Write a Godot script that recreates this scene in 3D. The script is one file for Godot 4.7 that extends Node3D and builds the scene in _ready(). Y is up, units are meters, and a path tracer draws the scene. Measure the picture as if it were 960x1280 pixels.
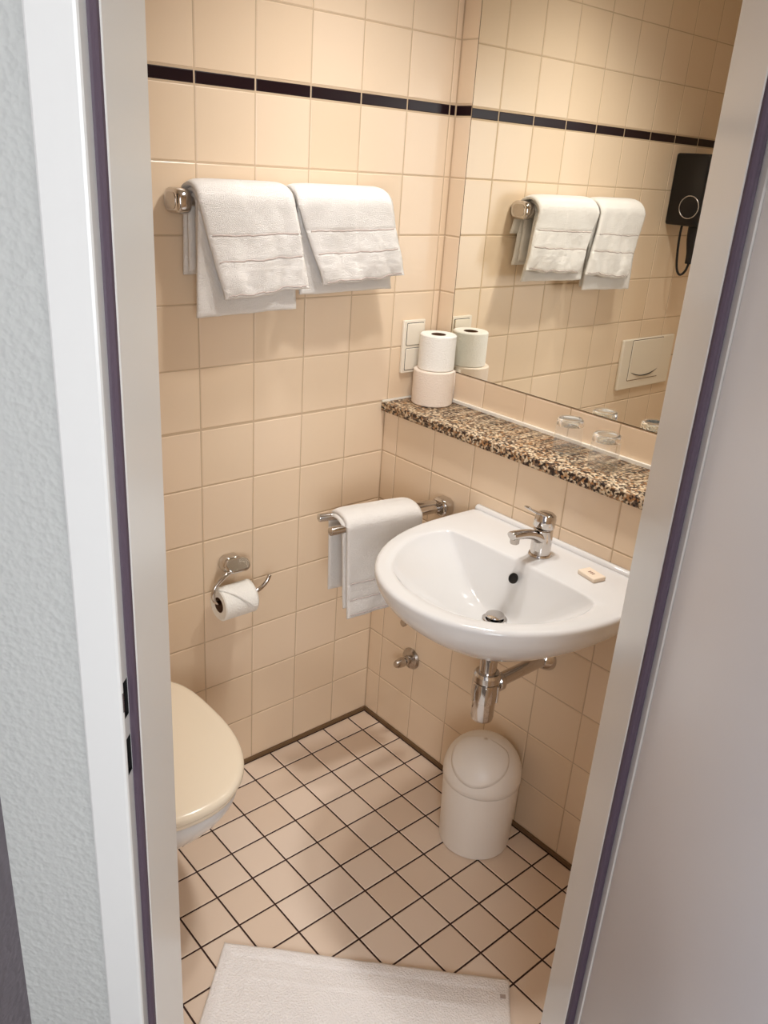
extends Node3D

# ---------------------------------------------------------------- layout
# Room corner at the origin: the towel wall is z = 0 (room at z > 0), the basin wall is x = 0
# (half-height boxing) with the mirror wall set back at x = DEEP. The doorway stands diagonally.
const DEEP := 0.18
const PITCH := 0.15
const ROW0 := 0.010
const ROWH := 0.1503
const COL0 := 0.0079
const BCOL0 := 0.0603
const FQ := 0.1013
const BAND0 := ROW0 + 12.0 * ROWH
const BAND1 := BAND0 + 0.030
const TOP := 2.45
const EYE := Vector3(-1.5609, 1.6887, 1.7560)
const STOP_W := 0.84
const INNER_W := 0.956
const LIN_L := -0.3266
const LIN_R := 0.2617

var M := {}
var taken := {}
var noise := FastNoiseLite.new()
var mesh_cache := {}

func _ready() -> void:
	camera_and_light()
	make_materials()
	build_shell()
	build_doorway()
	build_hall()
	build_mirror_and_shelf()
	build_basin()
	build_faucet()
	build_trap_and_valves()
	build_toilet()
	build_bath_towels()
	build_hand_towel()
	build_paper_holder()
	build_bin()
	build_small_things()
	build_mat()

# ---------------------------------------------------------------- camera, light, exposure
func camera_and_light() -> void:
	var cam := Camera3D.new()
	cam.name = "camera"
	add_child(cam)
	var right := Vector3(0.75833, 0.06492, 0.64863)
	var up := Vector3(0.20374, 0.92158, -0.33044)
	var back := Vector3(-0.61921, 0.38273, 0.68563)
	cam.transform = Transform3D(Basis(right, up, back).orthonormalized(), EYE)
	cam.fov = 62.689
	cam.near = 0.02
	cam.far = 30.0
	cam.current = true
	var we := WorldEnvironment.new()
	we.name = "world_environment"
	var e := Environment.new()
	e.background_mode = Environment.BG_COLOR
	e.background_color = Color(0.72, 0.80, 0.90)
	e.background_energy_multiplier = 1.0
	e.tonemap_mode = Environment.TONE_MAPPER_LINEAR
	e.tonemap_exposure = 1.0
	e.sdfgi_enabled = true
	e.ssao_enabled = true
	e.ssil_enabled = true
	we.environment = e
	add_child(we)

const LAMPS := [Vector3(-0.25, 2.425, 0.44), Vector3(-0.27, 2.425, 0.70)]
const LAMP_COLOR := Color(1.0, 0.995, 0.985)
const LAMP_ENERGY := [0.73, 1.02]
const DAY_COLOR := Color(0.95, 0.97, 1.0)
const DAY_ENERGY := 4.15

# ---------------------------------------------------------------- materials
func mat(c: Color, rough: float, metal := 0.0, spec := 0.5) -> StandardMaterial3D:
	var m := StandardMaterial3D.new()
	m.albedo_color = c
	m.roughness = rough
	m.metallic = metal
	m.metallic_specular = spec
	return m

func rgb(r: float, g: float, b: float) -> Color:
	return Color(r / 255.0, g / 255.0, b / 255.0)

func bump_image(size: int, freq: float, octaves: int, kind: int, strength: float, sd: int) -> ImageTexture:
	var n := FastNoiseLite.new()
	n.seed = sd
	n.noise_type = kind
	n.frequency = freq
	n.fractal_octaves = octaves
	var im := n.get_seamless_image(size, size)
	im.convert(Image.FORMAT_RGBA8)
	im.bump_map_to_normal_map(strength)
	return ImageTexture.create_from_image(im)

func triplanar(m: StandardMaterial3D, per_metre: float) -> void:
	m.uv1_triplanar = true
	m.uv1_world_triplanar = true
	m.uv1_scale = Vector3.ONE * per_metre

func with_normal(m: StandardMaterial3D, t: Texture2D, per_metre: float, scale: float) -> void:
	triplanar(m, per_metre)
	m.normal_enabled = true
	m.normal_texture = t
	m.normal_scale = scale

func granite_texture() -> ImageTexture:
	var a := FastNoiseLite.new()
	a.seed = 11
	a.noise_type = FastNoiseLite.TYPE_CELLULAR
	a.cellular_return_type = FastNoiseLite.RETURN_CELL_VALUE
	a.fractal_type = FastNoiseLite.FRACTAL_NONE
	a.frequency = 0.105
	a.domain_warp_enabled = true
	a.domain_warp_amplitude = 5.0
	a.domain_warp_frequency = 0.09
	var g := FastNoiseLite.new()
	g.seed = 5
	g.frequency = 0.3
	var size := 768
	var im := Image.create(size, size, false, Image.FORMAT_RGB8)
	var stones := [rgb(214, 192, 160), rgb(232, 214, 186), rgb(190, 160, 124), rgb(146, 112, 82), rgb(62, 46, 38), rgb(40, 30, 28), rgb(176, 128, 84), rgb(108, 88, 74), rgb(222, 202, 172), rgb(50, 38, 32)]
	for y in size:
		for x in size:
			var v := a.get_noise_2d(x, y) * 0.5 + 0.5
			var c: Color = stones[int(fposmod(v * 97.3, 1.0) * stones.size()) % stones.size()]
			var k := 1.0 + 0.16 * g.get_noise_2d(x, y)
			im.set_pixel(x, y, Color(c.r * k, c.g * k, c.b * k))
	return ImageTexture.create_from_image(im)

func make_materials() -> void:
	var tile_wave := bump_image(256, 0.02, 2, FastNoiseLite.TYPE_SIMPLEX_SMOOTH, 1.0, 3)
	M.tiles = []
	for c in [rgb(237, 213, 184), rgb(235, 210, 180), rgb(239, 215, 187), rgb(236, 212, 183)]:
		var t := mat(c, 0.28, 0.0, 0.45)
		with_normal(t, tile_wave, 4.0, 0.12)
		M.tiles.append(t)
	M.grout = mat(rgb(205, 180, 150), 0.85)
	M.band = mat(rgb(30, 12, 18), 0.34, 0.0, 0.35)
	M.floor_tiles = []
	for c in [rgb(240, 219, 199), rgb(237, 215, 194), rgb(242, 222, 203), rgb(235, 212, 190)]:
		M.floor_tiles.append(mat(c, 0.33, 0.0, 0.45))
	M.floor_grout = mat(rgb(58, 34, 26), 0.9)
	M.edge_joint = mat(rgb(120, 92, 62), 0.8)
	M.ceramic = mat(rgb(229, 227, 225), 0.07, 0.0, 0.5)
	M.toilet_seat = mat(rgb(246, 231, 207), 0.2)
	M.chrome = mat(rgb(205, 200, 196), 0.09, 1.0)
	M.brushed = mat(rgb(188, 180, 172), 0.22, 1.0)
	M.dark_hole = mat(rgb(20, 17, 16), 0.6)
	M.black_plastic = mat(rgb(14, 9, 10), 0.35)
	M.silver = mat(rgb(190, 186, 184), 0.25, 0.9)
	M.plastic = mat(rgb(240, 229, 211), 0.3)
	M.bin = mat(rgb(240, 231, 220), 0.36)
	M.paper = mat(rgb(246, 242, 234), 0.95)
	var paper_n := bump_image(256, 0.06, 3, FastNoiseLite.TYPE_SIMPLEX, 5.0, 21)
	with_normal(M.paper, paper_n, 9.0, 0.5)
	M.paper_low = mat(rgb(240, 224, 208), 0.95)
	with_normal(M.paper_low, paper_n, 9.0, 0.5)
	M.cardboard = mat(rgb(96, 66, 44), 0.9)
	var terry_n := bump_image(512, 0.11, 3, FastNoiseLite.TYPE_SIMPLEX, 12.0, 8)
	M.terry = mat(rgb(250, 244, 237), 1.0, 0.0, 0.2)
	with_normal(M.terry, terry_n, 6.5, 0.8)
	M.terry_line = mat(rgb(196, 180, 172), 1.0, 0.0, 0.2)
	M.mat_cloth = mat(rgb(252, 246, 242), 1.0, 0.0, 0.1)
	with_normal(M.mat_cloth, bump_image(512, 0.16, 2, FastNoiseLite.TYPE_SIMPLEX, 6.0, 15), 1.9, 0.3)
	M.frame = mat(rgb(240, 238, 233), 0.2)
	M.leaf = mat(rgb(243, 239, 239), 0.36)
	M.seal = mat(rgb(90, 74, 86), 0.6)
	M.plaster = mat(rgb(203, 203, 198), 0.92)
	with_normal(M.plaster, bump_image(512, 0.05, 2, FastNoiseLite.TYPE_CELLULAR, 7.0, 33), 3.2, 0.5)
	M.plaster.uv1_world_triplanar = false
	M.dark_wall = mat(rgb(126, 118, 124), 0.85)
	with_normal(M.dark_wall, bump_image(256, 0.05, 3, FastNoiseLite.TYPE_SIMPLEX, 4.0, 41), 4.0, 0.5)
	M.white_paint = mat(rgb(246, 243, 237), 0.8)
	M.carpet = mat(rgb(120, 108, 98), 1.0)
	M.mirror = mat(Color(0.965, 0.962, 0.93), 0.0, 1.0)
	M.mirror_edge = mat(rgb(52, 40, 28), 0.5)
	M.silicone = mat(rgb(246, 240, 228), 0.4)
	M.granite = mat(Color.WHITE, 0.5, 0.0, 0.3)
	M.granite.albedo_texture = granite_texture()
	triplanar(M.granite, 2.3)
	M.glass = mat(Color(0.97, 0.98, 0.97), 0.0)
	M.glass.refraction_enabled = true
	M.glass.refraction_scale = 0.05
	M.glass.transparency = BaseMaterial3D.TRANSPARENCY_ALPHA
	M.glass.albedo_color.a = 0.1
	M.thin_glass = mat(Color(0.97, 0.98, 0.97, 0.13), 0.0)
	M.thin_glass.transparency = BaseMaterial3D.TRANSPARENCY_ALPHA
	M.glow = mat(Color.WHITE, 0.5)
	M.glow.emission_enabled = true
	M.glow.emission = LAMP_COLOR
	M.glow.emission_energy_multiplier = 6.0
	M.day = mat(Color.WHITE, 0.5)
	M.day.emission_enabled = true
	M.day.emission = DAY_COLOR
	M.day.emission_energy_multiplier = 1.2
	M.soap = mat(rgb(246, 228, 206), 0.5)
	M.print = mat(rgb(150, 110, 92), 0.7)

# ---------------------------------------------------------------- node helpers
func numbered(called: String) -> String:
	var n: int = taken.get(called, 0)
	taken[called] = n + 1
	return called if n == 0 else "%s_%03d" % [called, n]

func thing(called: String, label: String, category: String, at := Vector3.ZERO, turn := 0.0, group := "") -> Node3D:
	var o := Node3D.new()
	o.name = numbered(called)
	add_child(o)
	o.position = at
	o.rotation.y = turn
	o.set_meta("label", label)
	o.set_meta("category", category)
	if group != "":
		o.set_meta("group", group)
	return o

func struct(called: String, label := "") -> Node3D:
	var o := Node3D.new()
	o.name = called
	add_child(o)
	o.set_meta("kind", "structure")
	if label != "":
		o.set_meta("label", label)
	return o

func put(called: String, mesh: Mesh, m: Material, parent: Node3D, xf := Transform3D.IDENTITY) -> MeshInstance3D:
	var o := MeshInstance3D.new()
	o.name = called
	o.mesh = mesh
	o.material_override = m
	o.transform = xf
	parent.add_child(o, true)
	return o

# ---------------------------------------------------------------- mesh helpers
func start() -> SurfaceTool:
	var st := SurfaceTool.new()
	st.begin(Mesh.PRIMITIVE_TRIANGLES)
	return st

func finish(st: SurfaceTool) -> ArrayMesh:
	st.generate_normals()
	return st.commit()

func tri(st: SurfaceTool, a: Vector3, b: Vector3, c: Vector3) -> void:
	if (b - a).cross(c - a).length_squared() < 1e-18:
		return
	st.add_vertex(a)
	st.add_vertex(b)
	st.add_vertex(c)

# corners run clockwise when seen from the front
func quad(st: SurfaceTool, a: Vector3, b: Vector3, c: Vector3, d: Vector3) -> void:
	tri(st, a, b, c)
	tri(st, a, c, d)

# grid of rows of points; rows[i][j]; with row direction x column direction facing front
func grid(st: SurfaceTool, rows: Array, flip := false, wrap := false) -> void:
	for i in rows.size() - 1:
		var p: PackedVector3Array = rows[i]
		var q: PackedVector3Array = rows[i + 1]
		var n := p.size()
		for j in (n if wrap else n - 1):
			var k := (j + 1) % n
			if flip:
				quad(st, p[j], q[j], q[k], p[k])
			else:
				quad(st, p[j], p[k], q[k], q[j])

func box_into(st: SurfaceTool, lo: Vector3, hi: Vector3, xf := Transform3D.IDENTITY) -> void:
	st.set_smooth_group(-1)
	var p := []
	for i in 8:
		p.append(xf * Vector3(hi.x if i & 1 else lo.x, hi.y if i & 2 else lo.y, hi.z if i & 4 else lo.z))
	quad(st, p[6], p[7], p[5], p[4])
	quad(st, p[3], p[2], p[0], p[1])
	quad(st, p[2], p[6], p[4], p[0])
	quad(st, p[7], p[3], p[1], p[5])
	quad(st, p[2], p[3], p[7], p[6])
	quad(st, p[4], p[5], p[1], p[0])

func box_mesh(lo: Vector3, hi: Vector3) -> ArrayMesh:
	var st := start()
	box_into(st, lo, hi)
	return finish(st)

# rounded-corner box by an extruded rounded rectangle with chamfered front and back (depth along z)
func round_rect(w: float, h: float, r: float, seg := 5) -> PackedVector2Array:
	var out := PackedVector2Array()
	for q in 4:
		var cx := (w / 2 - r) * (1 if q == 0 or q == 3 else -1)
		var cy := (h / 2 - r) * (1 if q < 2 else -1)
		for k in seg + 1:
			var a := PI / 2 * (q + float(k) / seg)
			out.append(Vector2(cx + r * cos(a), cy + r * sin(a)))
	return out

func inset(poly: PackedVector2Array, d: float) -> PackedVector2Array:
	var out := PackedVector2Array()
	var n := poly.size()
	for i in n:
		var a := poly[(i + n - 1) % n]
		var b := poly[i]
		var c := poly[(i + 1) % n]
		var t := ((b - a).normalized() + (c - b).normalized())
		if t.length() < 1e-6:
			t = c - b
		t = t.normalized()
		out.append(b + Vector2(-t.y, t.x) * d)
	return out

# a counter-clockwise outline in xy drawn out along z from z0 to z1 with rounded (bev) rims
func puck(st: SurfaceTool, poly: PackedVector2Array, z0: float, z1: float, bev: float, xf := Transform3D.IDENTITY) -> void:
	st.set_smooth_group(0)
	var rows := []
	var steps := [[z0, bev], [z0 + bev * 0.3, bev * 0.3], [z0 + bev, 0.0], [z1 - bev, 0.0], [z1 - bev * 0.3, bev * 0.3], [z1, bev]]
	var first := PackedVector3Array()
	var last := PackedVector3Array()
	for s in steps:
		var pp := inset(poly, s[1])
		var row := PackedVector3Array()
		for p in pp:
			row.append(xf * Vector3(p.x, p.y, s[0]))
		rows.append(row)
	grid(st, rows, false, true)
	# caps
	var c0 := Vector3.ZERO
	var c1 := Vector3.ZERO
	first = rows[0]
	last = rows[-1]
	var n := first.size()
	for i in n:
		c0 += first[i] / n
		c1 += last[i] / n
	st.set_smooth_group(1)
	for i in n:
		var k := (i + 1) % n
		tri(st, c1, last[k], last[i])
		tri(st, c0, first[i], first[k])

func puck_mesh(poly: PackedVector2Array, z0: float, z1: float, bev: float, xf := Transform3D.IDENTITY) -> ArrayMesh:
	var st := start()
	puck(st, poly, z0, z1, bev, xf)
	return finish(st)

# profile of (radius, height) turned about +y; runs upwards on the outside
func lathe(st: SurfaceTool, prof: Array, segs := 32, xf := Transform3D.IDENTITY, sharp := 0.6) -> void:
	var group := 0
	for i in prof.size() - 1:
		var a: Vector2 = prof[i]
		var b: Vector2 = prof[i + 1]
		if i > 0:
			var z: Vector2 = prof[i - 1]
			if absf((a - z).angle_to(b - a)) > sharp:
				group += 1
		st.set_smooth_group(group)
		var lo := PackedVector3Array()
		var hi := PackedVector3Array()
		for j in segs:
			var t := TAU * j / segs
			lo.append(xf * Vector3(a.x * cos(t), a.y, a.x * sin(t)))
			hi.append(xf * Vector3(b.x * cos(t), b.y, b.x * sin(t)))
		grid(st, [lo, hi], true, true)

func lathe_mesh(prof: Array, segs := 32, xf := Transform3D.IDENTITY, sharp := 0.6) -> ArrayMesh:
	var st := start()
	lathe(st, prof, segs, xf, sharp)
	return finish(st)

# tube along a path; radii as one float or an array; flat scales the section across "side"
func tube(st: SurfaceTool, path: PackedVector3Array, radii, segs := 14, squash := 1.0) -> void:
	st.set_smooth_group(0)
	var n := path.size()
	var rows := []
	var side := Vector3.ZERO
	for i in n:
		var d := (path[mini(i + 1, n - 1)] - path[maxi(i - 1, 0)]).normalized()
		if i == 0:
			side = d.cross(Vector3.UP)
			if side.length() < 0.05:
				side = d.cross(Vector3.RIGHT)
			side = side.normalized()
		else:
			side = (side - d * side.dot(d)).normalized()
		var up := side.cross(d).normalized()
		var r: float = radii[i] if radii is Array else radii
		var row := PackedVector3Array()
		for j in segs:
			var t := TAU * j / segs
			row.append(path[i] + side * cos(t) * r + up * sin(t) * r * squash)
		rows.append(row)
	grid(st, rows, false, true)
	st.set_smooth_group(1)
	for e in [0, n - 1]:
		var row: PackedVector3Array = rows[e]
		for j in segs:
			var k := (j + 1) % segs
			if e == 0:
				tri(st, path[e], row[k], row[j])
			else:
				tri(st, path[e], row[j], row[k])

func tube_mesh(path: PackedVector3Array, radii, segs := 14, squash := 1.0) -> ArrayMesh:
	var st := start()
	tube(st, path, radii, segs, squash)
	return finish(st)

func smooth_path(pts: Array, steps := 8) -> PackedVector3Array:
	var out := PackedVector3Array()
	for i in pts.size() - 1:
		var p0: Vector3 = pts[maxi(i - 1, 0)]
		var p1: Vector3 = pts[i]
		var p2: Vector3 = pts[i + 1]
		var p3: Vector3 = pts[mini(i + 2, pts.size() - 1)]
		for k in steps:
			out.append(p1.cubic_interpolate(p2, p0, p3, float(k) / steps))
	out.append(pts[-1])
	return out

# prism: outline in (x, z) drawn up from y0 to y1, flat shaded
func prism(st: SurfaceTool, poly: PackedVector2Array, y0: float, y1: float, smooth := false) -> void:
	var pts := poly
	if Geometry2D.is_polygon_clockwise(pts):
		pts = pts.duplicate()
		pts.reverse()
	st.set_smooth_group(0 if smooth else -1)
	var n := pts.size()
	for i in n:
		var a := pts[i]
		var b := pts[(i + 1) % n]
		quad(st, Vector3(a.x, y0, a.y), Vector3(b.x, y0, b.y), Vector3(b.x, y1, b.y), Vector3(a.x, y1, a.y))
	st.set_smooth_group(-1)
	var t := Geometry2D.triangulate_polygon(pts)
	for k in range(0, t.size(), 3):
		var a := pts[t[k]]
		var b := pts[t[k + 1]]
		var c := pts[t[k + 2]]
		tri(st, Vector3(a.x, y1, a.y), Vector3(b.x, y1, b.y), Vector3(c.x, y1, c.y))
		tri(st, Vector3(a.x, y0, a.y), Vector3(c.x, y0, c.y), Vector3(b.x, y0, b.y))

# cloth: a grid of mid points given a thickness, thinner along its rim
func cloth(st: SurfaceTool, rows: Array, th: float, groove := {}) -> void:
	st.set_smooth_group(0)
	var ni := rows.size()
	var nj: int = rows[0].size()
	var front := []
	var rear := []
	for i in ni:
		var f := PackedVector3Array()
		var r := PackedVector3Array()
		for j in nj:
			var a: Vector3 = rows[mini(i + 1, ni - 1)][j] - rows[maxi(i - 1, 0)][j]
			var b: Vector3 = rows[i][mini(j + 1, nj - 1)] - rows[i][maxi(j - 1, 0)]
			var n := a.cross(b).normalized()
			var rim := minf(minf(i, ni - 1 - i) / 1.0, minf(j, nj - 1 - j) / 1.0)
			var k := 0.45 if rim < 0.5 else (0.85 if rim < 1.5 else 1.0)
			var p: Vector3 = rows[i][j]
			f.append(p + n * (th * 0.5 * k - groove.get(i, 0.0)))
			r.append(p - n * th * 0.5 * k)
		front.append(f)
		rear.append(r)
	grid(st, front, false)
	grid(st, rear, true)
	for e in [0, ni - 1]:
		grid(st, [front[e], rear[e]], e == 0)
	for e in [0, nj - 1]:
		var f := PackedVector3Array()
		var r := PackedVector3Array()
		for i in ni:
			f.append(front[i][e])
			r.append(rear[i][e])
		grid(st, [f, r], e != 0)

# ---------------------------------------------------------------- tiles
# a tile whose face lies at local z = 0, centred, edges chamfered
func tile_mesh(w: float, h: float, bev := 0.0022, depth := 0.007) -> ArrayMesh:
	var key := "%.4f %.4f %.4f" % [w, h, bev]
	if mesh_cache.has(key):
		return mesh_cache[key]
	var st := start()
	st.set_smooth_group(-1)
	var x := w / 2
	var y := h / 2
	var o := [Vector3(-x, y, -bev * 0.6), Vector3(x, y, -bev * 0.6), Vector3(x, -y, -bev * 0.6), Vector3(-x, -y, -bev * 0.6)]
	var i := [Vector3(-x + bev, y - bev, 0), Vector3(x - bev, y - bev, 0), Vector3(x - bev, -y + bev, 0), Vector3(-x + bev, -y + bev, 0)]
	quad(st, i[0], i[1], i[2], i[3])
	for k in 4:
		var n := (k + 1) % 4
		quad(st, o[k], o[n], i[n], i[k])
		var a: Vector3 = o[k] * Vector3(1, 1, 0) + Vector3(0, 0, -depth)
		var b: Vector3 = o[n] * Vector3(1, 1, 0) + Vector3(0, 0, -depth)
		quad(st, a, b, o[n], o[k])
	var m := finish(st)
	mesh_cache[key] = m
	return m

func tile_at(parent: Node3D, u0: float, u1: float, v0: float, v1: float, place: Callable, mats: Array, rng: RandomNumberGenerator, joint := 0.0026, called := "tile") -> void:
	if u1 - u0 < 0.008 or v1 - v0 < 0.008:
		return
	var xf: Transform3D = place.call((u0 + u1) / 2, (v0 + v1) / 2)
	xf = xf * Transform3D(Basis.from_euler(Vector3(rng.randf_range(-1, 1) * 0.0016, rng.randf_range(-1, 1) * 0.0016, 0)), Vector3.ZERO)
	put(called, tile_mesh(snappedf(u1 - u0 - joint, 0.0001), snappedf(v1 - v0 - joint, 0.0001)), mats[rng.randi() % mats.size()], parent, xf)

func rows_of(y0: float, y1: float) -> Array:
	var edges := []
	for k in 13:
		edges.append(ROW0 + k * ROWH)
	for k in 5:
		edges.append(BAND1 + k * ROWH)
	var out := []
	for k in edges.size() - 1:
		var a := maxf(edges[k], y0)
		var b := minf(edges[k + 1], y1)
		if b - a > 0.01:
			out.append([a, b, absf(edges[k] - BAND0) < 0.001])
	return out

func cols_of(base: float, lo: float, hi: float) -> Array:
	var out := []
	var k := floori((lo - base) / PITCH)
	while base + k * PITCH < hi - 1e-4:
		var a := maxf(base + k * PITCH, lo)
		var b := minf(base + (k + 1) * PITCH, hi)
		if b - a > 0.004:
			out.append([a, b])
		k += 1
	return out

func tile_field(parent: Node3D, cols: Array, y0: float, y1: float, place: Callable, rng: RandomNumberGenerator) -> void:
	for r in rows_of(y0, y1):
		for c in cols:
			if r[2]:
				tile_at(parent, c[0], c[1], r[0] + 0.001, r[1] - 0.001, place, [M.band], rng, 0.003, "band_tile")
			else:
				tile_at(parent, c[0], c[1], r[0], r[1], place, M.tiles, rng)

# ---------------------------------------------------------------- shell
const LEFT_X := -1.35
const END_Z := 1.75

func build_shell() -> void:
	var rng := RandomNumberGenerator.new()
	rng.seed = 7
	# floor
	var fl := struct("floor", "cream square floor tiles with dark brown joints")
	put("bed", box_mesh(Vector3(LEFT_X - 0.1, -0.1, -0.1), Vector3(0.3, -0.0013, END_Z + 0.1)), M.floor_grout, fl)
	var flat := Basis(Vector3.RIGHT, -PI / 2)
	var on_floor := func(u: float, v: float) -> Transform3D: return Transform3D(flat, Vector3(u, 0, v))
	var x := -0.0767 + FQ
	while x > LEFT_X:
		var x1 := minf(x, -0.006)
		var x0 := maxf(x - FQ, LEFT_X)
		var z := 0.0840 - FQ
		while z < END_Z:
			var z0 := maxf(z, 0.006)
			var z1 := minf(z + FQ, END_Z)
			# tiles end where the diagonal door wall begins
			var w := (x1 - EYE.x) * 0.70711 - (z0 - EYE.z) * 0.70711
			if x1 - x0 > 0.01 and z1 - z0 > 0.01 and w > STOP_W - 0.02:
				tile_at(fl, x0, x1, z0, z1, on_floor, M.floor_tiles, rng, 0.0042)
			z += FQ
		x -= FQ
	put("edge_joint", box_mesh(Vector3(LEFT_X, -0.001, -0.002), Vector3(0.002, 0.011, 0.0045)), M.edge_joint, fl)
	put("edge_joint", box_mesh(Vector3(-0.0045, -0.001, 0.0045), Vector3(0.002, 0.011, END_Z)), M.edge_joint, fl)
	# towel wall, z = 0
	var wa := struct("wall_back", "cream tiled wall with a dark tile band, behind the bath towels")
	put("bed", box_mesh(Vector3(LEFT_X - 0.1, -0.1, -0.12), Vector3(0.3, TOP + 0.1, -0.0011)), M.grout, wa)
	var on_a := func(u: float, v: float) -> Transform3D: return Transform3D(Basis.IDENTITY, Vector3(u, v, 0))
	tile_field(wa, cols_of(COL0, LEFT_X, 0.0), 0.011, 1.0595, on_a, rng)
	tile_field(wa, cols_of(COL0, LEFT_X, DEEP), 1.0605, TOP, on_a, rng)
	# basin wall: boxed-out lower half, mirror wall above
	var wb := struct("wall_right", "cream tiled basin wall, boxed out below the granite shelf")
	put("bed", box_mesh(Vector3(0.0011, -0.1, -0.001), Vector3(0.28, 1.033, END_Z + 0.1)), M.grout, wb)
	put("bed", box_mesh(Vector3(DEEP + 0.0011, 1.033, -0.001), Vector3(0.28, TOP + 0.1, END_Z + 0.1)), M.grout, wb)
	var turn_b := Basis(Vector3.UP, -PI / 2)
	var on_b := func(u: float, v: float) -> Transform3D: return Transform3D(turn_b, Vector3(0, v, u))
	var on_b2 := func(u: float, v: float) -> Transform3D: return Transform3D(turn_b, Vector3(DEEP, v, u))
	tile_field(wb, cols_of(BCOL0, 0.0, END_Z), 0.011, 1.033, on_b, rng)
	tile_field(wb, cols_of(BCOL0, 0.0, END_Z), 1.0605, 1.1445, on_b2, rng)
	tile_field(wb, [[0.0, 0.0585]], 1.1445, TOP, on_b2, rng)
	tile_field(wb, cols_of(BCOL0, 1.26, END_Z), 1.1445, TOP, on_b2, rng)
	# the walls outside the frame
	var wl := struct("wall_left", "plain cream wall beside the toilet")
	put("panel", box_mesh(Vector3(LEFT_X - 0.1, -0.1, -0.1), Vector3(LEFT_X, TOP + 0.1, 0.75)), M.tiles[0], wl)
	var we := struct("wall_end", "plain cream wall at the end of the basin side")
	put("panel", box_mesh(Vector3(-0.4, -0.1, END_Z), Vector3(0.3, TOP + 0.1, END_Z + 0.1)), M.tiles[0], we)
	var ce := struct("ceiling", "white bathroom ceiling")
	put("panel", box_mesh(Vector3(LEFT_X - 0.1, TOP, -0.1), Vector3(0.3, TOP + 0.1, END_Z + 0.1)), M.white_paint, ce)
	# ceiling lamps
	for k in 2:
		build_lamp(LAMPS[k], LAMP_ENERGY[k], ["round flush ceiling spot nearer the towel wall", "round flush ceiling spot above the washbasin"][k])

func build_lamp(at: Vector3, energy: float, label: String) -> void:
	var l := thing("ceiling_lamp", label, "lamp", Vector3(at.x, TOP, at.z), 0.0, "ceiling spots")
	put("housing", lathe_mesh([Vector2(0.0, -0.0005), Vector2(0.10, -0.0005), Vector2(0.10, -0.018), Vector2(0.095, -0.024), Vector2(0.078, -0.024), Vector2(0.075, -0.012), Vector2(0.0, -0.012)], 40), M.white_paint, l)
	put("diffuser", lathe_mesh([Vector2(0.0, -0.016), Vector2(0.072, -0.016), Vector2(0.072, -0.0125), Vector2(0.0, -0.0125)], 40), M.glow, l)
	var s := SpotLight3D.new()
	s.name = "lamp_light"
	l.add_child(s)
	s.position = Vector3(0, at.y - TOP - 0.003, 0)
	s.rotation.x = -PI / 2
	s.light_color = LAMP_COLOR
	s.light_energy = energy
	s.light_size = 0.06
	s.spot_angle = 66.0
	s.spot_angle_attenuation = 1.0
	s.spot_range = 8.0
	s.spot_attenuation = 2.0
	s.shadow_enabled = true

# ---------------------------------------------------------------- doorway (local: x = across, z = -(distance from the eye along the door axis))
func door_space(o: Node3D) -> void:
	o.position = Vector3(EYE.x, 0, EYE.z)
	o.rotation.y = -PI / 4

func sw(s: float, w: float) -> Vector2:
	return Vector2(s, -w)

func jamb_outline(side: float, lin: float, notch: bool) -> PackedVector2Array:
	# side = -1 left, +1 right; lin = lining face
	var reb := lin + side * 0.0112
	var pts := PackedVector2Array()
	var r := 0.003
	pts.append(sw(lin, INNER_W + 0.004))
	pts.append(sw(lin, STOP_W + r))
	pts.append(sw(lin + side * r * 0.3, STOP_W + r * 0.3))
	pts.append(sw(lin + side * r, STOP_W))
	pts.append(sw(reb, STOP_W))
	if notch:
		pts.append(sw(reb, 0.8365))
		pts.append(sw(reb + side * 0.018, 0.8365))
		pts.append(sw(reb + side * 0.018, 0.8215))
		pts.append(sw(reb, 0.8215))
	pts.append(sw(reb, 0.8195))
	pts.append(sw(reb + side * 0.0012, 0.8168))
	pts.append(sw(reb + side * 0.0040, 0.8155))
	var out := lin + side * 0.0614
	pts.append(sw(out - side * 0.003, 0.8155))
	pts.append(sw(out - side * 0.0008, 0.8165))
	pts.append(sw(out, 0.819))
	pts.append(sw(out, 0.829))
	pts.append(sw(lin + side * 0.03, 0.829))
	pts.append(sw(lin + side * 0.03, INNER_W + 0.0))
	pts.append(sw(lin + side * 0.055, INNER_W + 0.0))
	pts.append(sw(lin + side * 0.055, INNER_W + 0.004))
	return pts

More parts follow.
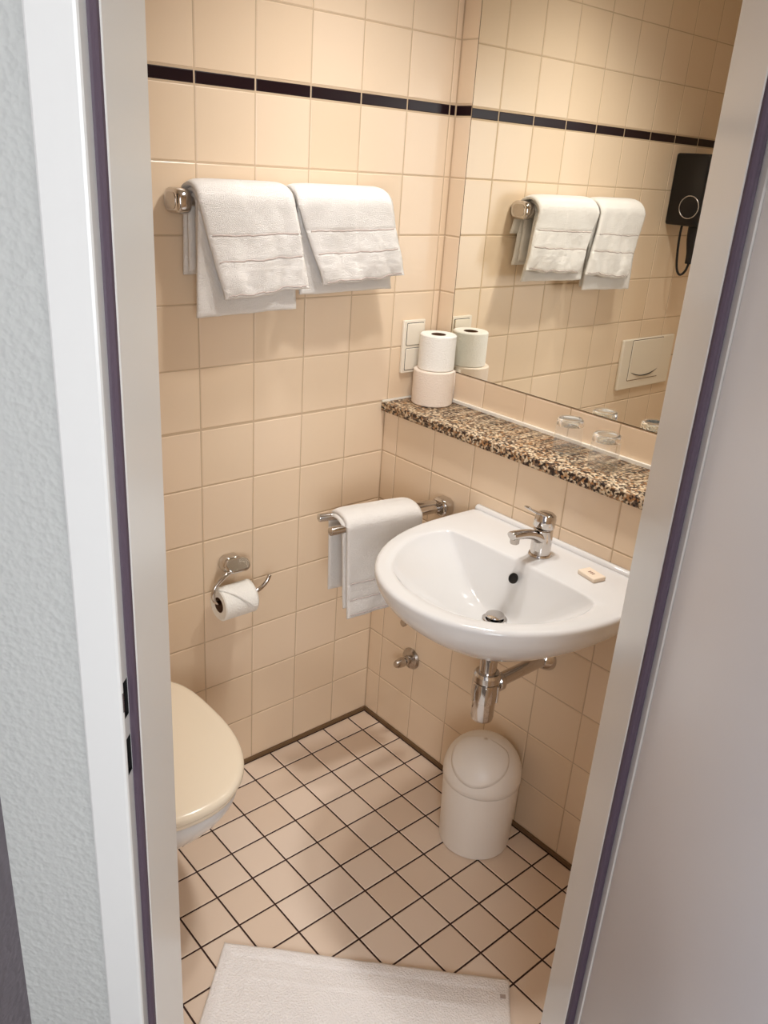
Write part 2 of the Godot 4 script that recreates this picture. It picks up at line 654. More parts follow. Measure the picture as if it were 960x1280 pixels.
func build_doorway() -> void:
	var head := 1.985
	var fr := struct("trim_1", "white door frame with dark rubber seal around the bathroom doorway")
	door_space(fr)
	var st := start()
	var latch := [1.045, 1.098]
	var bolt := [0.960, 1.016]
	for seg in [[0.0, bolt[0], false], [bolt[0], bolt[1], true], [bolt[1], latch[0], false], [latch[0], latch[1], true], [latch[1], head, false]]:
		prism(st, jamb_outline(-1, LIN_L, seg[2]), seg[0], seg[1])
	put("jamb", finish(st), M.frame, fr)
	st = start()
	prism(st, jamb_outline(1, LIN_R, false), 0.0, head)
	put("jamb", finish(st), M.frame, fr)
	st = start()
	box_into(st, Vector3(LIN_L - 0.0614, head, -0.829), Vector3(LIN_R + 0.0614, head + 0.06, -0.8155))
	box_into(st, Vector3(LIN_L - 0.03, head, -INNER_W), Vector3(LIN_R + 0.03, head + 0.03, -0.829))
	put("head", finish(st), M.frame, fr)
	for side in [-1.0, 1.0]:
		var lin: float = LIN_L if side < 0 else LIN_R
		st = start()
		var a: float = lin + side * 0.0008
		var b: float = lin + side * 0.0110
		var o := PackedVector2Array([sw(a, STOP_W - 0.0002), sw(a + side * 0.001, STOP_W - 0.004), sw((a * 2 + b) / 3, STOP_W - 0.0062), sw((a + b * 2) / 3, STOP_W - 0.0055), sw((a + b * 3) / 4, STOP_W - 0.0035), sw(b, STOP_W - 0.0045), sw(b, STOP_W - 0.0002)])
		prism(st, o, 0.0, head)
		put("seal", finish(st), M.seal, fr)
	for h in [latch, bolt]:
		st = start()
		var reb := LIN_L - 0.0112
		box_into(st, Vector3(reb - 0.0176, h[0] + 0.0006, -0.8362), Vector3(reb - 0.0145, h[1] - 0.0006, -0.8218))
		box_into(st, Vector3(reb - 0.0176, h[0] + 0.0004, -0.8364), Vector3(reb - 0.0006, h[0] + 0.0016, -0.8216))
		box_into(st, Vector3(reb - 0.0176, h[1] - 0.0016, -0.8364), Vector3(reb - 0.0006, h[1] - 0.0004, -0.8216))
		box_into(st, Vector3(reb - 0.0176, h[0], -0.8364), Vector3(reb - 0.0006, h[1], -0.8352))
		box_into(st, Vector3(reb - 0.0176, h[0], -0.8228), Vector3(reb - 0.0006, h[1], -0.8216))
		put("strike_hole", finish(st), M.dark_hole, fr)
	var lip := box_mesh(Vector3(LIN_L - 0.0128, 1.058, -0.8212), Vector3(LIN_L - 0.0106, 1.085, -0.8186))
	put("strike_lip", lip, M.brushed, fr)
	# the diagonal wall the frame is set in
	var wd := struct("wall_front", "diagonal wall around the bathroom door")
	door_space(wd)
	for layer in [[-0.86, -0.829, M.plaster], [-INNER_W, -0.86, M.tiles[0]]]:
		put("panel", box_mesh(Vector3(-0.95, -0.1, layer[0]), Vector3(LIN_L - 0.03, TOP + 0.1, layer[1])), layer[2], wd)
		put("panel", box_mesh(Vector3(LIN_R + 0.03, -0.1, layer[0]), Vector3(1.35, TOP + 0.1, layer[1])), layer[2], wd)
		put("panel", box_mesh(Vector3(LIN_L - 0.03, head + 0.03, layer[0]), Vector3(LIN_R + 0.03, TOP + 0.1, layer[1])), layer[2], wd)
	put("threshold", box_mesh(Vector3(LIN_L - 0.03, -0.1, -INNER_W), Vector3(LIN_R + 0.03, 0.002, -0.8155)), M.white_paint, wd)
	# open door leaf
	var dl := struct("door_1", "white door leaf standing open on the right of the doorway")
	dl.position = Vector3(EYE.x, 0, EYE.z) + Basis(Vector3.UP, -PI / 4) * Vector3(0.2738, 0, -0.8150)
	dl.rotation.y = -PI / 4 + deg_to_rad(4.0)
	st = start()
	puck(st, PackedVector2Array([Vector2(0, 0.008), Vector2(0.04, 0.008), Vector2(0.04, 1.98), Vector2(0, 1.98)]), 0.0, 0.60, 0.0015)
	put("leaf", finish(st), M.leaf, dl)
	for y in [0.25, 1.72]:
		put("hinge", lathe_mesh([Vector2(0, -0.03), Vector2(0.006, -0.03), Vector2(0.006, 0.03), Vector2(0, 0.03)], 14), M.brushed, dl, Transform3D(Basis.IDENTITY, Vector3(0.0012, y, 0.022)))

func build_hall() -> void:
	var wl := struct("wall_hall_left", "dark grey painted wall in the hall corner")
	door_space(wl)
	put("panel", box_mesh(Vector3(-0.62, -0.1, -0.84), Vector3(-0.514, TOP + 0.1, 1.7)), M.dark_wall, wl)
	var wr := struct("wall_hall_right", "white wall on the right of the hall")
	door_space(wr)
	put("panel", box_mesh(Vector3(1.2, -0.1, -0.84), Vector3(1.3, TOP + 0.1, 1.7)), M.plaster, wr)
	var wb := struct("wall_hall_end", "white wall with a window behind the viewer")
	door_space(wb)
	var a := Vector2(-0.30, 0.9)
	var b := Vector2(1.0, 2.25)
	put("panel", box_mesh(Vector3(-0.62, -0.1, 1.6), Vector3(a.x, TOP + 0.1, 1.72)), M.plaster, wb)
	put("panel", box_mesh(Vector3(b.x, -0.1, 1.6), Vector3(1.3, TOP + 0.1, 1.72)), M.plaster, wb)
	put("panel", box_mesh(Vector3(a.x, -0.1, 1.6), Vector3(b.x, a.y, 1.72)), M.plaster, wb)
	put("panel", box_mesh(Vector3(a.x, b.y, 1.6), Vector3(b.x, TOP + 0.1, 1.72)), M.plaster, wb)
	var wi := struct("window_1", "daylit window with a white sheer curtain behind the viewer")
	door_space(wi)
	put("lit_pane", box_mesh(Vector3(a.x, a.y, 1.66), Vector3(b.x, b.y, 1.665)), M.day, wi)
	var st := start()
	box_into(st, Vector3(a.x, a.y, 1.63), Vector3(b.x, a.y + 0.05, 1.66))
	box_into(st, Vector3(a.x, b.y - 0.05, 1.63), Vector3(b.x, b.y, 1.66))
	box_into(st, Vector3(a.x, a.y + 0.05, 1.63), Vector3(a.x + 0.05, b.y - 0.05, 1.66))
	box_into(st, Vector3(b.x - 0.05, a.y + 0.05, 1.63), Vector3(b.x, b.y - 0.05, 1.66))
	put("window_frame", finish(st), M.frame, wi)
	var day := AreaLight3D.new()
	day.name = "window_light"
	wi.add_child(day)
	day.position = Vector3((a.x + b.x) / 2, (a.y + b.y) / 2, 1.625)
	day.area_size = Vector2(b.x - a.x - 0.1, b.y - a.y - 0.1)
	day.light_color = DAY_COLOR
	day.light_energy = DAY_ENERGY
	day.area_range = 9.0
	day.area_attenuation = 2.0
	day.shadow_enabled = true
	var ce := struct("ceiling_hall", "white hall ceiling")
	door_space(ce)
	put("panel", box_mesh(Vector3(-0.62, TOP, -0.83), Vector3(1.3, TOP + 0.1, 1.72)), M.white_paint, ce)
	var fl := struct("floor_hall", "brown hall carpet")
	door_space(fl)
	put("panel", box_mesh(Vector3(-0.62, -0.1, -0.8155), Vector3(1.3, 0.0, 1.72)), M.carpet, fl)

# ---------------------------------------------------------------- mirror and shelf
func build_mirror_and_shelf() -> void:
	var mi := thing("wall_mirror", "large frameless mirror on the wall above the granite shelf", "mirror", Vector3(DEEP, 1.146, 0.06))
	put("glass", box_mesh(Vector3(-0.001, 0.0015, 0.0018), Vector3(0.0005, 1.05, 1.198)), M.mirror, mi)
	put("backing", box_mesh(Vector3(-0.0006, 0.0, 0.0), Vector3(0.001, 1.0515, 1.2)), M.mirror_edge, mi)
	var sh := thing("granite_shelf", "speckled brown granite shelf running along the wall below the mirror", "shelf", Vector3(0, 1.034, 0))
	var st := start()
	var sec := PackedVector2Array()
	for p in [Vector2(-0.0135, 0.0), Vector2(0.1785, 0.0), Vector2(0.1785, 0.026), Vector2(-0.011, 0.026), Vector2(-0.0138, 0.0255), Vector2(-0.0152, 0.0235), Vector2(-0.0155, 0.021), Vector2(-0.0155, 0.003), Vector2(-0.0148, 0.0008)]:
		sec.append(p)
	# drawn out along z
	puck(st, sec, 0.0015, 1.30, 0.0005)
	put("slab", finish(st), M.granite, sh)
	st = start()
	box_into(st, Vector3(0.1705, 0.0255, 0.0015), Vector3(0.1798, 0.034, 1.30))
	box_into(st, Vector3(-0.0135, 0.0255, 0.0004), Vector3(0.1798, 0.0305, 0.0052))
	put("sealant", finish(st), M.silicone, sh)

# ---------------------------------------------------------------- basin
const BASIN_Z := 0.68
const RIM := 0.870

func chaikin(p: PackedVector2Array, times: int) -> PackedVector2Array:
	for t in times:
		var q := PackedVector2Array()
		for i in p.size():
			var a := p[i]
			var b := p[(i + 1) % p.size()]
			q.append(a.lerp(b, 0.25))
			q.append(a.lerp(b, 0.75))
		p = q
	return p

func ray_to(poly: PackedVector2Array, c: Vector2, dir: Vector2) -> float:
	var best := 0.0
	for i in poly.size():
		var a := poly[i] - c
		var b := poly[(i + 1) % poly.size()] - c
		var den := dir.cross(b - a)
		if absf(den) < 1e-12:
			continue
		var t := a.cross(b - a) / den
		var u := a.cross(dir) / den
		if t > 0 and u >= -1e-6 and u <= 1.000001:
			best = maxf(best, t)
	return best

func build_basin() -> void:
	var o := thing("washbasin", "white ceramic half-round washbasin on the tiled wall below the shelf", "washbasin", Vector3(0, 0, 0))
	# outlines seen from above in (x, z - BASIN_Z)
	var outer := PackedVector2Array()
	var half := [Vector2(-0.001, 0.286), Vector2(-0.02, 0.288), Vector2(-0.10, 0.2925), Vector2(-0.19, 0.293), Vector2(-0.28, 0.279), Vector2(-0.36, 0.248), Vector2(-0.43, 0.198), Vector2(-0.48, 0.135), Vector2(-0.507, 0.065), Vector2(-0.513, 0.0)]
	for p in half:
		outer.append(Vector2(p.x, -p.y))
	for i in range(half.size() - 2, -1, -1):
		outer.append(half[i])
	var inner := PackedVector2Array()
	var ih := [Vector2(-0.160, 0.06), Vector2(-0.163, 0.13), Vector2(-0.168, 0.19), Vector2(-0.171, 0.208), Vector2(-0.178, 0.217), Vector2(-0.205, 0.227), Vector2(-0.25, 0.231), Vector2(-0.30, 0.221), Vector2(-0.365, 0.190), Vector2(-0.425, 0.140), Vector2(-0.457, 0.072), Vector2(-0.466, 0.0)]
	inner.append(Vector2(-0.157, 0.0))
	for p in ih:
		inner.append(Vector2(p.x, -p.y))
	for i in range(ih.size() - 2, -1, -1):
		inner.append(ih[i])
	outer = chaikin(outer, 1)
	inner = chaikin(inner, 1)
	var c := Vector2(-0.225, 0.0)
	var segs := 120
	var dirs := []
	var ro := []
	var ri := []
	for k in segs:
		var d := Vector2.from_angle(TAU * k / segs)
		dirs.append(d)
		ro.append(ray_to(outer, c, d))
		ri.append(ray_to(inner, c, d))
	var drain_r := 0.023
	var y0 := 0.742
	var ring := func(f: Callable) -> PackedVector3Array:
		var row := PackedVector3Array()
		for k in segs:
			var v: Vector2 = f.call(k)
			var p: Vector2 = c + dirs[k] * v.x
			row.append(Vector3(minf(p.x, -0.001), v.y, BASIN_Z + p.y))
		return row
	var rows := []
	rows.append(ring.call(func(k): return Vector2(drain_r - 0.001, y0 - 0.03)))
	rows.append(ring.call(func(k): return Vector2(drain_r, y0 - 0.003)))
	for n in 15:
		var t := n / 14.0
		rows.append(ring.call(func(k):
			# steep back wall, gentle front and sides
			var e := 0.93
			var g := (1.0 - sqrt(1.0 - pow(t * e, 2.0))) / (1.0 - sqrt(1.0 - e * e))
			g = lerpf(g, t * t * (3.0 - 2.0 * t), 0.45)
			return Vector2(lerpf(drain_r + 0.001, ri[k], t), y0 + (RIM - 0.008 - y0) * g)))
	rows.append(ring.call(func(k): return Vector2(ri[k] + 0.0022, RIM - 0.0042)))
	rows.append(ring.call(func(k): return Vector2(ri[k] + 0.0055, RIM - 0.0014)))
	rows.append(ring.call(func(k): return Vector2(ri[k] + 0.0095, RIM - 0.0004)))
	for t in [0.35, 0.65, 0.9]:
		rows.append(ring.call(func(k): return Vector2(lerpf(ri[k] + 0.0095, ro[k] - 0.014, t), RIM + 0.0008 * sin(t * PI))))
	rows.append(ring.call(func(k): return Vector2(ro[k] - 0.010, RIM)))
	rows.append(ring.call(func(k): return Vector2(ro[k] - 0.0055, RIM - 0.0012)))
	rows.append(ring.call(func(k): return Vector2(ro[k] - 0.002, RIM - 0.0042)))
	rows.append(ring.call(func(k): return Vector2(ro[k] - 0.0002, RIM - 0.009)))
	# outside and underside; the back stays against the wall
	for a in [[0.998, 0.016], [0.985, 0.030], [0.958, 0.046], [0.915, 0.063], [0.85, 0.082], [0.76, 0.103], [0.645, 0.127], [0.51, 0.152], [0.37, 0.176], [0.24, 0.197], [0.14, 0.210], [0.11, 0.218], [0.02, 0.2185]]:
		var row := PackedVector3Array()
		for k in segs:
			var p: Vector2 = c + dirs[k] * ro[k]
			var back := smoothstep(-0.12, -0.005, p.x)
			var q: Vector2 = c + dirs[k] * ro[k] * a[0]
			row.append(Vector3(lerpf(q.x, minf(p.x, -0.001), back), RIM - a[1], BASIN_Z + q.y))
		rows.append(row)
	var st := start()
	st.set_smooth_group(0)
	grid(st, rows, true, true)
	put("bowl", finish(st), M.ceramic, o)
	st = start()
	puck(st, PackedVector2Array([Vector2(-0.014, -0.004), Vector2(-0.0005, -0.004), Vector2(-0.0005, 0.010), Vector2(-0.006, 0.010), Vector2(-0.011, 0.008), Vector2(-0.014, 0.003)]), BASIN_Z - 0.284, BASIN_Z + 0.284, 0.002, Transform3D(Basis.IDENTITY, Vector3(0, RIM, 0)))
	put("upstand", finish(st), M.ceramic, o)
	# drain plug standing open, and the overflow hole in the back of the bowl
	var dr := put("drain", lathe_mesh([Vector2(0.017, -0.03), Vector2(0.0235, -0.004), Vector2(0.029, 0.0012), Vector2(0.0275, 0.0022), Vector2(0.021, 0.0), Vector2(0.018, -0.02)], 36), M.chrome, o, Transform3D(Basis.IDENTITY, Vector3(c.x, y0, BASIN_Z)))
	put("plug", lathe_mesh([Vector2(0.006, -0.02), Vector2(0.006, 0.006), Vector2(0.021, 0.007), Vector2(0.0225, 0.009), Vector2(0.021, 0.0115), Vector2(0.012, 0.0135), Vector2(0.0, 0.014)], 36), M.chrome, dr)
	var lean := Basis(Vector3(0, 0, 1), deg_to_rad(62.0))
	put("overflow", lathe_mesh([Vector2(0.0125, 0.0), Vector2(0.0125, 0.002), Vector2(0.0095, 0.0024), Vector2(0.0085, 0.0006), Vector2(0.0, 0.0004)], 24), M.dark_hole, o, Transform3D(lean, Vector3(-0.1765, 0.832, BASIN_Z)))

func build_faucet() -> void:
	var o := thing("mixer_tap", "chrome single-lever mixer tap standing on the washbasin deck", "tap", Vector3(-0.092, RIM, BASIN_Z))
	put("base", lathe_mesh([Vector2(0, 0.0006), Vector2(0.027, 0.0006), Vector2(0.0275, 0.003), Vector2(0.026, 0.006), Vector2(0.0, 0.007)], 36), M.chrome, o)
	put("body", lathe_mesh([Vector2(0.0, 0.005), Vector2(0.0235, 0.006), Vector2(0.0240, 0.02), Vector2(0.0235, 0.045), Vector2(0.0225, 0.066), Vector2(0.0195, 0.069), Vector2(0.0, 0.070)], 40), M.chrome, o)
	var st := start()
	tube(st, smooth_path([Vector3(-0.002, 0.040, 0), Vector3(-0.030, 0.057, 0), Vector3(-0.062, 0.068, 0), Vector3(-0.104, 0.0745, 0), Vector3(-0.112, 0.0745, 0)], 6), [0.020, 0.0198, 0.0192, 0.0185, 0.0178, 0.0170, 0.0162, 0.0155, 0.0150, 0.0146, 0.0143, 0.0140, 0.0138, 0.0136, 0.0135, 0.0134, 0.0133, 0.0132, 0.0131, 0.0130, 0.0130, 0.0129, 0.0127, 0.0122, 0.0110], 20, 0.78)
	var sp := put("spout", finish(st), M.chrome, o)
	put("aerator", lathe_mesh([Vector2(0.0, -0.013), Vector2(0.0095, -0.013), Vector2(0.0105, -0.011), Vector2(0.0108, 0.004), Vector2(0.0, 0.005)], 24), M.brushed, sp, Transform3D(Basis.IDENTITY, Vector3(-0.099, 0.067, 0)))
	var lv := put("lever", lathe_mesh([Vector2(0.0, 0.0), Vector2(0.0228, 0.0), Vector2(0.0248, 0.003), Vector2(0.0248, 0.022), Vector2(0.0228, 0.031), Vector2(0.016, 0.0355), Vector2(0.0, 0.037)], 36), M.chrome, o, Transform3D(Basis(Vector3(0, 0, 1), deg_to_rad(-7.0)), Vector3(0.0, 0.0705, 0)))
	st = start()
	var path := smooth_path([Vector3(0.014, 0.0235, 0), Vector3(-0.012, 0.031, 0), Vector3(-0.040, 0.040, 0), Vector3(-0.066, 0.050, 0), Vector3(-0.078, 0.056, 0)], 5)
	var rr := []
	for i in path.size():
		var t := float(i) / (path.size() - 1)
		rr.append(lerpf(0.020, 0.0095, minf(1.0, t * 1.35)) if i < path.size() - 1 else 0.006)
	tube(st, path, rr, 20, 0.30)
	put("handle", finish(st), M.chrome, lv)

func build_trap_and_valves() -> void:
	var o := thing("bottle_trap", "chrome bottle trap hanging under the washbasin", "drain trap", Vector3(-0.225, 0.0, BASIN_Z))
	put("tailpiece", lathe_mesh([Vector2(0.0, 0.570), Vector2(0.0205, 0.570), Vector2(0.0205, 0.640), Vector2(0.029, 0.642), Vector2(0.029, 0.652), Vector2(0.0, 0.653)], 32), M.chrome, o)
	put("collar", lathe_mesh([Vector2(0.0, 0.574), Vector2(0.028, 0.574), Vector2(0.0325, 0.579), Vector2(0.0325, 0.594), Vector2(0.028, 0.600), Vector2(0.020, 0.601)], 32), M.chrome, o)
	put("cup", lathe_mesh([Vector2(0.0, 0.466), Vector2(0.019, 0.466), Vector2(0.026, 0.470), Vector2(0.0275, 0.477), Vector2(0.0278, 0.522), Vector2(0.0315, 0.525), Vector2(0.0325, 0.552), Vector2(0.0305, 0.574), Vector2(0.0, 0.575)], 36), M.chrome, o)
	for k in 6:
		put("grip_rib", box_mesh(Vector3(-0.003, 0.526, 0.029), Vector3(0.003, 0.570, 0.0345)), M.chrome, o, Transform3D(Basis(Vector3.UP, TAU * k / 6.0 + 0.3), Vector3.ZERO))
	var st := start()
	tube(st, PackedVector3Array([Vector3(0.018, 0.556, 0), Vector3(0.219, 0.556, 0)]), 0.0165, 24)
	put("outlet_pipe", finish(st), M.chrome, o)
	var sideways := Basis(Vector3(0, 0, 1), -PI / 2)
	put("nut", lathe_mesh([Vector2(0.0, 0.0), Vector2(0.021, 0.0), Vector2(0.024, 0.003), Vector2(0.024, 0.016), Vector2(0.021, 0.020), Vector2(0.0, 0.020)], 28), M.chrome, o, Transform3D(sideways, Vector3(0.032, 0.556, 0)))
	put("escutcheon", lathe_mesh([Vector2(0.0, 0.0), Vector2(0.0175, 0.0), Vector2(0.025, 0.006), Vector2(0.032, 0.018), Vector2(0.0335, 0.0235), Vector2(0.0, 0.0238)], 32), M.chrome, o, Transform3D(sideways, Vector3(0.2008, 0.556, 0)))
	var vb := Basis(Vector3(0, 0, 1), PI / 2)
	var v := thing("angle_valve", "round chrome wall valve with a knob low under the washbasin", "valve", Vector3(-0.0005, 0.302, 0.200))
	put("rosette", lathe_mesh([Vector2(0.0, 0.0), Vector2(0.034, 0.0), Vector2(0.0345, 0.003), Vector2(0.030, 0.010), Vector2(0.018, 0.014), Vector2(0.0, 0.0145)], 36), M.brushed, v, Transform3D(vb, Vector3.ZERO))
	put("stem", lathe_mesh([Vector2(0.0, 0.012), Vector2(0.014, 0.012), Vector2(0.0135, 0.028), Vector2(0.010, 0.030), Vector2(0.010, 0.034), Vector2(0.0, 0.035)], 24), M.brushed, v, Transform3D(vb, Vector3.ZERO))
	put("knob", lathe_mesh([Vector2(0.0, 0.033), Vector2(0.0145, 0.033), Vector2(0.0155, 0.037), Vector2(0.0125, 0.060), Vector2(0.0095, 0.0655), Vector2(0.0, 0.067)], 10), M.brushed, v, Transform3D(vb, Vector3.ZERO))
	var h := thing("supply_valve", "small chrome valve with a supply hose, close under the washbasin rim", "valve", Vector3(-0.0005, 0.428, 0.185))
	put("rosette", lathe_mesh([Vector2(0.0, 0.0), Vector2(0.018, 0.0), Vector2(0.018, 0.003), Vector2(0.012, 0.007), Vector2(0.0, 0.0075)], 24), M.brushed, h, Transform3D(vb, Vector3.ZERO))
	put("stem", lathe_mesh([Vector2(0.0, 0.005), Vector2(0.008, 0.005), Vector2(0.008, 0.024), Vector2(0.0105, 0.026), Vector2(0.0105, 0.036), Vector2(0.0, 0.037)], 18), M.brushed, h, Transform3D(vb, Vector3.ZERO))
	put("hose", tube_mesh(smooth_path([Vector3(-0.020, 0.0, 0.004), Vector3(-0.021, 0.008, 0.04), Vector3(-0.024, 0.03, 0.10), Vector3(-0.03, 0.10, 0.18), Vector3(-0.05, 0.24, 0.24)], 8), 0.0050, 12), M.brushed, h)

# ---------------------------------------------------------------- toilet
func build_toilet() -> void:
	var o := thing("toilet", "white wall-hung toilet with its cream lid closed, left behind the door frame", "toilet", Vector3(-0.906, 0, 0))
	var outline := func(sx: float, z0: float, z1: float, zc: float) -> PackedVector2Array:
		var out := PackedVector2Array()
		for k in 72:
			var a := TAU * k / 72
			var cx := cos(a)
			var sz := sin(a)
			var n := 2.3 if sz > 0 else 3.4
			var l := (z1 - zc) if sz > 0 else (zc - z0)
			out.append(Vector2(sx * signf(cx) * pow(absf(cx), 2.0 / n), zc + l * signf(sz) * pow(absf(sz), 2.0 / n)))
		return out
	var loft := func(steps: Array, called: String, m: Material, parent: Node3D, dome: float) -> MeshInstance3D:
		var st := start()
		st.set_smooth_group(0)
		var rows := []
		for s in steps:
			var row := PackedVector3Array()
			for p in outline.call(s[1], s[2], s[3], s[4]):
				row.append(Vector3(p.x, s[0], p.y))
			rows.append(row)
		grid(st, rows, true, true)
		for e in [0, rows.size() - 1]:
			var cen := Vector3.ZERO
			for p in rows[e]:
				cen += p / 72.0
			cen.y += dome if e else 0.0
			for k in 72:
				var a: Vector3 = rows[e][k]
				var b: Vector3 = rows[e][(k + 1) % 72]
				if e:
					tri(st, cen, b, a)
				else:
					tri(st, cen, a, b)
		return put(called, finish(st), m, parent)
	loft.call([[0.105, 0.09, 0.002, 0.18, 0.09], [0.12, 0.115, 0.002, 0.235, 0.12], [0.17, 0.135, 0.002, 0.32, 0.15], [0.23, 0.155, 0.002, 0.40, 0.18], [0.29, 0.170, 0.002, 0.46, 0.21], [0.34, 0.180, 0.002, 0.500, 0.235], [0.375, 0.186, 0.002, 0.522, 0.25], [0.400, 0.188, 0.002, 0.530, 0.255], [0.407, 0.186, 0.003, 0.528, 0.255], [0.410, 0.180, 0.008, 0.522, 0.255]], "bowl", M.ceramic, o, 0.0)
	loft.call([[0.411, 0.184, 0.050, 0.532, 0.26], [0.413, 0.188, 0.046, 0.536, 0.26], [0.423, 0.190, 0.044, 0.538, 0.26], [0.426, 0.187, 0.047, 0.535, 0.26]], "seat", M.toilet_seat, o, 0.0)
	loft.call([[0.4275, 0.189, 0.044, 0.538, 0.26], [0.4295, 0.194, 0.040, 0.543, 0.26], [0.434, 0.1955, 0.038, 0.545, 0.26], [0.441, 0.195, 0.038, 0.5445, 0.26], [0.446, 0.192, 0.041, 0.5415, 0.26], [0.449, 0.186, 0.047, 0.535, 0.26], [0.4502, 0.176, 0.057, 0.525, 0.26]], "lid", M.toilet_seat, o, 0.003)
	for s in [-1, 1]:
		put("lid_hinge", lathe_mesh([Vector2(0, -0.03), Vector2(0.011, -0.03), Vector2(0.012, -0.028), Vector2(0.012, 0.028), Vector2(0.011, 0.03), Vector2(0, 0.03)], 16), M.chrome, o, Transform3D(Basis(Vector3(0, 0, 1), PI / 2), Vector3(s * 0.075, 0.428, 0.022)))

# ---------------------------------------------------------------- towels
func drape(parent: Node3D, called: String, a: Dictionary, sd: int) -> MeshInstance3D:
	# a: xl, xr (top left / right), xlb, xrb (bottom), zc, yc, rz, ry, back, fl, fr (front bottoms), th, marks
	var rows := []
	var groove := {}
	var nx := 26
	var nb := 14
	var na := 14
	var nf := 56
	var n := FastNoiseLite.new()
	n.seed = sd
	n.frequency = 9.0
	var len_front: float = a.yc - (a.fl + a.fr) / 2
	for i in nb + na + nf:
		var row := PackedVector3Array()
		var drop := 0.0
		for j in nx + 1:
			var u := float(j) / nx
			var z := 0.0
			var y := 0.0
			var v := 0.0
			if i < nb:
				v = 1.0 - float(i) / nb
				z = a.zc - a.rz
				y = lerpf(a.yc, a.back, v)
				v *= 0.5
			elif i < nb + na:
				var t := PI * (1.0 - float(i - nb) / na)
				z = a.zc + a.rz * cos(t)
				y = a.yc + a.ry * sin(t)
			else:
				v = float(i - nb - na) / (nf - 1)
				z = a.zc + a.rz + a.get("lean", 0.0) * v
				y = lerpf(a.yc, lerpf(a.fl, a.fr, u) + 0.006 * a.get("wavy", 1.0) * n.get_noise_2d(u * 0.25, 7.0), v)
				drop = v
			var x := lerpf(lerpf(a.xl, a.xlb, v), lerpf(a.xr, a.xrb, v), u)
			# soft folds, stronger toward the hem, and a rounded shoulder at the ends
			z += (n.get_noise_2d(x * 1.1, y * 0.5) * 0.012 * a.get("wavy", 1.0)) * (0.25 + v)
			y -= 0.006 * pow(absf(u * 2.0 - 1.0), 8.0) * (1.0 if i >= nb and i < nb + na else 0.0)
			row.append(Vector3(x, y, maxf(z, a.get("zmin", -9.0))))
		rows.append(row)
		if i >= nb + na:
			for m in a.get("marks", []):
				var d := absf(drop - m) * len_front
				if d < 0.0024:
					groove[i] = 0.0016
	var st := start()
	cloth(st, rows, a.th, groove)
	var made := put(called, finish(st), M.terry, parent)
	# the woven lines of the border
	for m in a.get("marks", []):
		var i: int = nb + na + roundi(m * (nf - 1))
		var line := PackedVector3Array()
		for j in range(1, nx):
			var d1: Vector3 = rows[i + 1][j] - rows[i - 1][j]
			var d2: Vector3 = rows[i][j + 1] - rows[i][j - 1]
			line.append(rows[i][j] + d1.cross(d2).normalized() * (a.th * 0.5 - 0.0004) + Vector3.UP * 0.0018 * n.get_noise_2d(rows[i][j].x * 3.0, m * 3.0))
		put("woven_line", tube_mesh(line, 0.0013, 8), M.terry_line, made)
	return made

